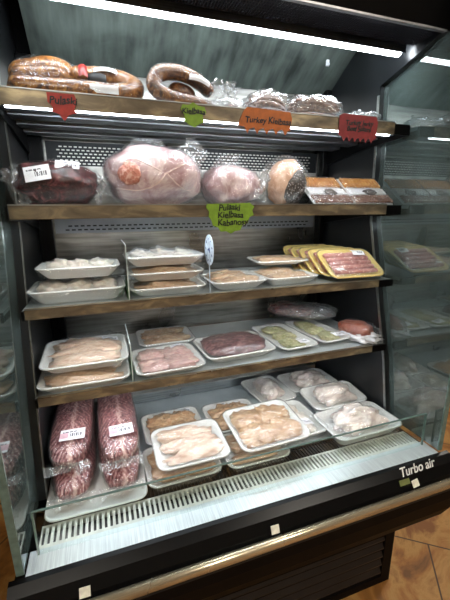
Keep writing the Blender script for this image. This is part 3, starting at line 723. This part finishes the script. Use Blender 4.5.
# ------------------------------------------------------------------ third shelf
T3 = Z[2]+CH[2]-.0055
def stack(specs):   # packs standing on one another: each is set on the film of the one below
    z = None
    for s in specs:
        loc = s['loc'] if z is None else (s['loc'][0], s['loc'][1], z)
        s = dict(s); s['loc'] = loc; r = pack(**s); z = loc[2]+r['top']+.0004
    return z
PC = 'packaged_chicken'
stack([dict(name=PC, label='lower white tray of pale chicken at the left end of the third shelf', cat='meat', loc=(.140,.120,T3), size=(.262,.20,.040), kind='white', seed=1, lab=None, group=None),
       dict(name=PC, label='upper white tray of pale chicken at the left end of the third shelf', cat='meat', loc=(.147,.130,0), size=(.228,.170,.034), kind='white', seed=2)])
GB = 'stack of three chicken trays'
stack([dict(name=PC, label='bottom tray of the stack of three by the round blue-white tag', cat='meat', loc=(.398,.100,T3), size=(.238,.17,.028), kind='tan', seed=3, group=GB),
       dict(name=PC, label='middle tray of the stack of three by the round blue-white tag', cat='meat', loc=(.396,.104,0), size=(.232,.17,.028), kind='tan', seed=4, group=GB),
       dict(name=PC, label='top tray of the stack of three, covered by cloudy crumpled film', cat='meat', loc=(.394,.106,0), size=(.240,.17,.030), kind='white', seed=5, group=GB, filmm='loose', filmtop=.008)])
pack(PC, 'flat tray of tan chicken just right of the round blue-white tag', 'meat', (.628,.110,T3), (.192,.20,.030), 'tan', 6)
pack(PC, 'flat tray of tan chicken beside the yellow sausage trays', 'meat', (.826,.115,T3), (.200,.20,.030), 'tan', 7)
pack(PC, 'thin chicken tray lying on top of the two flat trays, left of the yellow trays', 'meat', (.850,.205,T3+.0525), (.215,.150,.018), 'tan', 8, rot=(.02,0,-.05))
GY = 'leaning yellow trays of sausage links'
ylab = ['front yellow tray of pink sausage links, with white label, leaning at the shelf end', 'second yellow sausage tray, directly behind the front one', 'third yellow sausage tray, in the middle of the leaning row', 'fourth yellow sausage tray, second from the back', 'rearmost yellow sausage tray of the leaning row']
for i in range(5):
    pack('packaged_sausage', ylab[i], 'sausage', (1.076-i*.013, .068+i*.042, T3+.0445+i*.0015), (.225,.158,.019), 'links', 50+i, rot=(.56,0,-.05), foam='yfoam', group=GY, lab=[(.24,.30,.050,.034,-.1), (-.30,-.26,.032,.014,.0)] if i == 0 else None)
t = thing('price_tag', 'round blue and white tag standing between chicken trays on the third shelf', 'tag', (.5245, .030, 1.378), (0, 0, 0))
bm = bmesh.new(); bmesh.ops.create_cone(bm, cap_ends=True, segments=36, radius1=.047, radius2=.047, depth=.0015, matrix=Matrix.Translation((0,0,.002)) @ Matrix.Rotation(PI/2, 4, 'Y')); obj('disc', bm, M['palebl'], t)
bm = bmesh.new()
for a in range(9):
    q = a*.7; tube(bm, [(-.0012, .030*math.cos(q), .002+.030*math.sin(q)), (-.0012, .037*math.cos(q+.15), .002+.037*math.sin(q+.15))], .0012, 5)
for a in range(4): tube(bm, [(-.0012, -.010+.005*a, -.006+.004*a), (-.0012, -.006+.005*a, .010-.003*a)], .0012, 5)
obj('printing', bm, M['blueink'], t)
boxobj('stem', -.0008, .0008, -.004, .004, T3-1.378+.0004, -.044, M['palebl'], t)
def divider(label, x, z, y0, y1, h, n):
    t = thing('shelf_divider', label, 'divider', (x, y0, z))
    boxobj('clear_plate', -.0008, .0008, 0, y1-y0, 0, h, M['acrylic'], t)
    boxobj('front_edge_highlight', -.0014, .0014, -.002, 0, 0, h, M['edgew'], t); boxobj('top_edge', -.0012, .0012, 0, y1-y0, h, h+.002, M['edgew'], t)  # pale strips act as painted highlights on the plate edges
    bm = bmesh.new()
    for i in range(n):
        y = .004+(y1-y0-.01)*i/n*.8; hh = h*(.30+.25*noise.noise(Vector((i*1.7, x*9, 2)))); w = .004
        v = [bm.verts.new(p) for p in ((-.0014, y, .001), (-.0014, y+w, .001), (-.0024, y+w*.7, hh), (-.0024, y+w*.2, hh*.9))]; bm.faces.new(v)
        v = [bm.verts.new(p) for p in ((.0014, y, .001), (.0014, y+w, .001), (.0024, y+w*.7, hh), (.0024, y+w*.2, hh*.9))]; bm.faces.new(v)
    obj('green_fringe', bm, M['greenp'], t)
divider('clear upright divider with green fringe between chicken stacks on the third shelf', .2755, T3, .0, .20, .160, 60)

# ------------------------------------------------------------------ fourth shelf
T4 = Z[3]+CH[3]-.0055
stack([dict(name=PC, label='lower tray at the left end of the fourth shelf, under the chicken breasts', cat='meat', loc=(.134,.085,T4), size=(.258,.20,.030), kind='tan', seed=9),
       dict(name=PC, label='upper white tray of chicken breasts at the left end of the fourth shelf', cat='meat', loc=(.138,.125,0), size=(.252,.215,.032), kind='breast', seed=10, rot=(.05,0,.0), lab=(.30,.26,.050,.036,.1))])
t = thing('plastic_bag', 'crumpled clear plastic bag lying behind the chicken breast trays on the fourth shelf', 'plastic bag', (.145, .330, T4))
skin('bag_body', t, (0, 0, .030), (.11, .055, .029), 61, 0, .14, 'loose', sq=.75)
divider('clear upright divider beside the chicken breast trays on the fourth shelf', .2675, T4, .0, .20, .125, 30)
pack(PC, 'tray of pinkish chicken pieces with a white label on the fourth shelf', 'meat', (.387,.100,T4), (.225,.215,.026), 'pinkc', 11, rot=(0,0,.04), lab=(.24,.30,.052,.040,-.1))
pack(PC, 'tray of tan chicken behind the pinkish chicken tray on the fourth shelf', 'meat', (.420,.325,T4), (.215,.19,.026), 'tan', 12)
pack('packaged_beef', 'tray of marbled dark red beef at the middle of the fourth shelf', 'meat', (.640,.130,T4), (.262,.215,.030), 'roast', 13, rot=(0,0,.05))
pack(PC, 'left of the two trays of green herbed chicken', 'meat', (.866,.170,T4), (.158,.285,.022), 'herb', 14, rot=(0,0,.06), lab=(.18,-.34,.048,.034,.1), group='herbed chicken trays')
pack(PC, 'right of the two trays of green herbed chicken, beside the reddish brown cut', 'meat', (1.028,.185,T4), (.146,.285,.022), 'herb', 15, rot=(0,0,.10), lab=(.20,-.34,.048,.034,.1), group='herbed chicken trays')
t = thing('vacuum_meat_pack', 'vacuum pack of dark marbled meat lying across the back of the herbed chicken trays', 'meat', (1.030, .305, T4+.042), (0, .0, -.70))
bm = bmesh.new(); blob(bm, (-.045, 0, .030), (.100, .062, .029), 0, 31, .12, 2, .1, 36, 18, .85); obj('meat', bm, M['marbled'], t, True)
skin('vacuum_bag', t, (.0, 0, .031), (.150, .072, .031), 33, 0, .08, 'loose', sq=.75)
t = thing('reddish_brown_meat', 'reddish brown cut of meat at the right end of the fourth shelf', 'meat', (1.160, .085, T4), (0, 0, .25))
bm = bmesh.new(); blob(bm, (0, .01, .040), (.046, .066, .028), .2, 35, .12, 1.8, .1, 30, 18, .8); obj('meat', bm, M['redbr'], t, True)
bm = bmesh.new(); blob(bm, (0, -.012, .017), (.055, .080, .016), .1, 37, .30, 2.6, 0, 44, 20, .8); obj('white_wrap', bm, M['label'], t, True)
skin('plastic_wrap', t, (0, .0, .036), (.054, .082, .036), 38, .1, .08, 'film', sq=.8)

# ------------------------------------------------------------------ deck
T5 = .6905
def rib_pack(label, loc, rot, seed, w=.064, L=.225, h=.038, lab=None, loose=False):
    t = thing('rib_pack', label, 'ribs', loc, rot, 'vacuum packs of ribs on the deck')
    bm = bmesh.new(); blob(bm, (0, 0, h), (w*.93, L*.97, h*.92), 0, seed, .045, 2.2, 0, 44, 40, .62)
    for v in bm.verts:
        k = abs(v.co.x)*1.6+v.co.y+.02*noise.noise(v.co*20); v.co.z += .0016*math.sin(k*260)*(1 if v.co.z > h else 0)
    obj('rib_meat', bm, M['rib'], t, True)
    bm = bmesh.new(); blob(bm, (0, 0, h), (w, L, h), 0, seed, .045, 2.2, 0, 60, 44, .62)
    for v in bm.verts: v.co += Vector(noise.noise_vector(v.co*60))*.0016
    obj('vacuum_bag', bm, M['bag'], t, True)
    bm = bmesh.new()   # gathered end of the bag
    G = []
    for j in range(9):
        G.append([])
        for i in range(31):
            u, v = i/30-.5, j/8
            G[-1].append(bm.verts.new((u*w*2*(1-.1*v), -L*.97-v*(.022+.03*noise.noise(Vector((u*5, 3, seed)))), h*.9-v*h*.35+.010*noise.noise(Vector((u*9, v*3, seed)))+.005*noise.noise(Vector((u*26, v*5, seed))))))
    for j in range(8):
        for i in range(30): bm.faces.new([G[j][i], G[j][i+1], G[j+1][i+1], G[j+1][i]])
    obj('bag_end', bm, M['loose'], t, True)
    if lab: plabel('price_label', t, (lab[0], lab[1], 2*h+.0015), .070, .050, (.04, 0, lab[2]), True)
    return t
boxobj_ = obj('foam_tray', tray_bm(.276, .50, .014), M['foam'], None, True); boxobj_.location = (.141, .105, T5); tag(boxobj_, 'long white foam tray under the four rib packs', 'tray')
zr = T5+.0150
rib_pack('lower left rib pack, under the far left one, its end sticking out in front', (.076, .115, zr), (0,0,-.01), 1, h=.034)
rib_pack('lower right rib pack, beneath the labelled pack next to the chicken trays', (.208, .110, zr), (0,0,.01), 2, h=.034)
rib_pack('upper left rib pack with a white label, against the left glass', (.074, .160, zr+.074), (.02,0,-.03), 3, h=.036, lab=(.012, -.145, -.02))
rib_pack('upper right rib pack with a white label, next to the chicken trays', (.211, .130, zr+.074), (.02,0,.01), 4, h=.036, lab=(.008, -.140, .02))
GD = 'trays of chicken thighs on the deck'
pack(PC, 'back tray of glazed chicken thighs next to the rib packs', 'meat', (.408,.160,T5), (.222,.195,.030), 'thigh', 21, rot=(0,0,.02), group=GD, lab=(.28,.34,.046,.030,.1))
pack(PC, 'front lower chicken tray next to the ribs, mostly under another tray', 'meat', (.395,-.042,T5), (.232,.190,.030), 'thigh', 22, rot=(0,0,.02), group=GD)
pack(PC, 'front upper chicken tray next to the rib packs, tilted towards the glass', 'meat', (.422,-.052,T5+.066), (.226,.186,.030), 'breast', 23, rot=(.09,0,.0), group=GD)
pack(PC, 'back tray of glazed chicken at the centre of the deck, behind the large raised tray', 'meat', (.640,.145,T5), (.205,.200,.030), 'thigh', 24, group=GD, lab=(-.1,.40,.04,.024,0))
pack(PC, 'lower chicken tray at the deck centre, under the large raised tray', 'meat', (.640,-.050,T5), (.222,.180,.028), 'tan', 25, group=GD)
pack(PC, 'large raised tray of orange-brown chicken at the centre front of the deck', 'meat', (.690,-.045,T5+.070), (.250,.215,.030), 'thigh', 26, rot=(.10,0,.03), group=GD)
GW = 'trays of whole chicken on the deck'
pack(PC, 'whole chicken tray furthest left at the back of the deck', 'meat', (.858,.275,T5), (.172,.235,.034), 'whole', 27, rot=(0,0,.12), group=GW)
pack(PC, 'whole chicken tray furthest right at the back of the deck', 'meat', (1.070,.290,T5), (.250,.180,.036), 'whole', 28, rot=(0,0,.04), group=GW)
pack(PC, 'whole chicken tray in the middle row at the right, between two others', 'meat', (1.082,.114,T5+.009), (.256,.158,.042), 'whole', 29, rot=(.10,0,.0), group=GW)
pack(PC, 'whole chicken tray at the front right corner of the deck', 'meat', (1.062,-.066,T5), (.290,.185,.044), 'whole', 30, rot=(.0,0,.02), group=GW)
pack(PC, 'narrow low tray of pale chicken with a white label in front of the whole chickens', 'meat', (.862,.035,T5), (.150,.230,.036), 'white', 31, rot=(0,0,.04), group=GW, lab=(.05,-.22,.055,.040,.1))

# ------------------------------------------------------------------ camera, world, exposure
F, yaw, pit, roll = 351.60309, .33405, .24855, -.00847
f = Vector((math.sin(yaw)*math.cos(pit), math.cos(yaw)*math.cos(pit), -math.sin(pit)))
r = Vector((math.cos(yaw), -math.sin(yaw), 0)); u = r.cross(f)
r2 = r*math.cos(roll)+u*math.sin(roll); u2 = -r*math.sin(roll)+u*math.cos(roll)
cam = bpy.data.cameras.new('camera'); co = bpy.data.objects.new('camera', cam); C.objects.link(co)
cam.sensor_fit = 'VERTICAL'; cam.sensor_height = 24; cam.lens = 24*F/600; cam.clip_start = .02
m = Matrix((r2, u2, -f)).transposed().to_4x4(); m.translation = (.21367, -1.01039, 1.49675); co.matrix_world = m
SC.camera = co
w = bpy.data.worlds.new('world'); SC.world = w; w.use_nodes = True
w.node_tree.nodes['Background'].inputs[0].default_value = (.8,.85,.9,1); w.node_tree.nodes['Background'].inputs[1].default_value = .15
SC.view_settings.view_transform = 'Standard'; SC.view_settings.look = 'None'; SC.view_settings.gamma = 1; SC.view_settings.exposure = 1.2
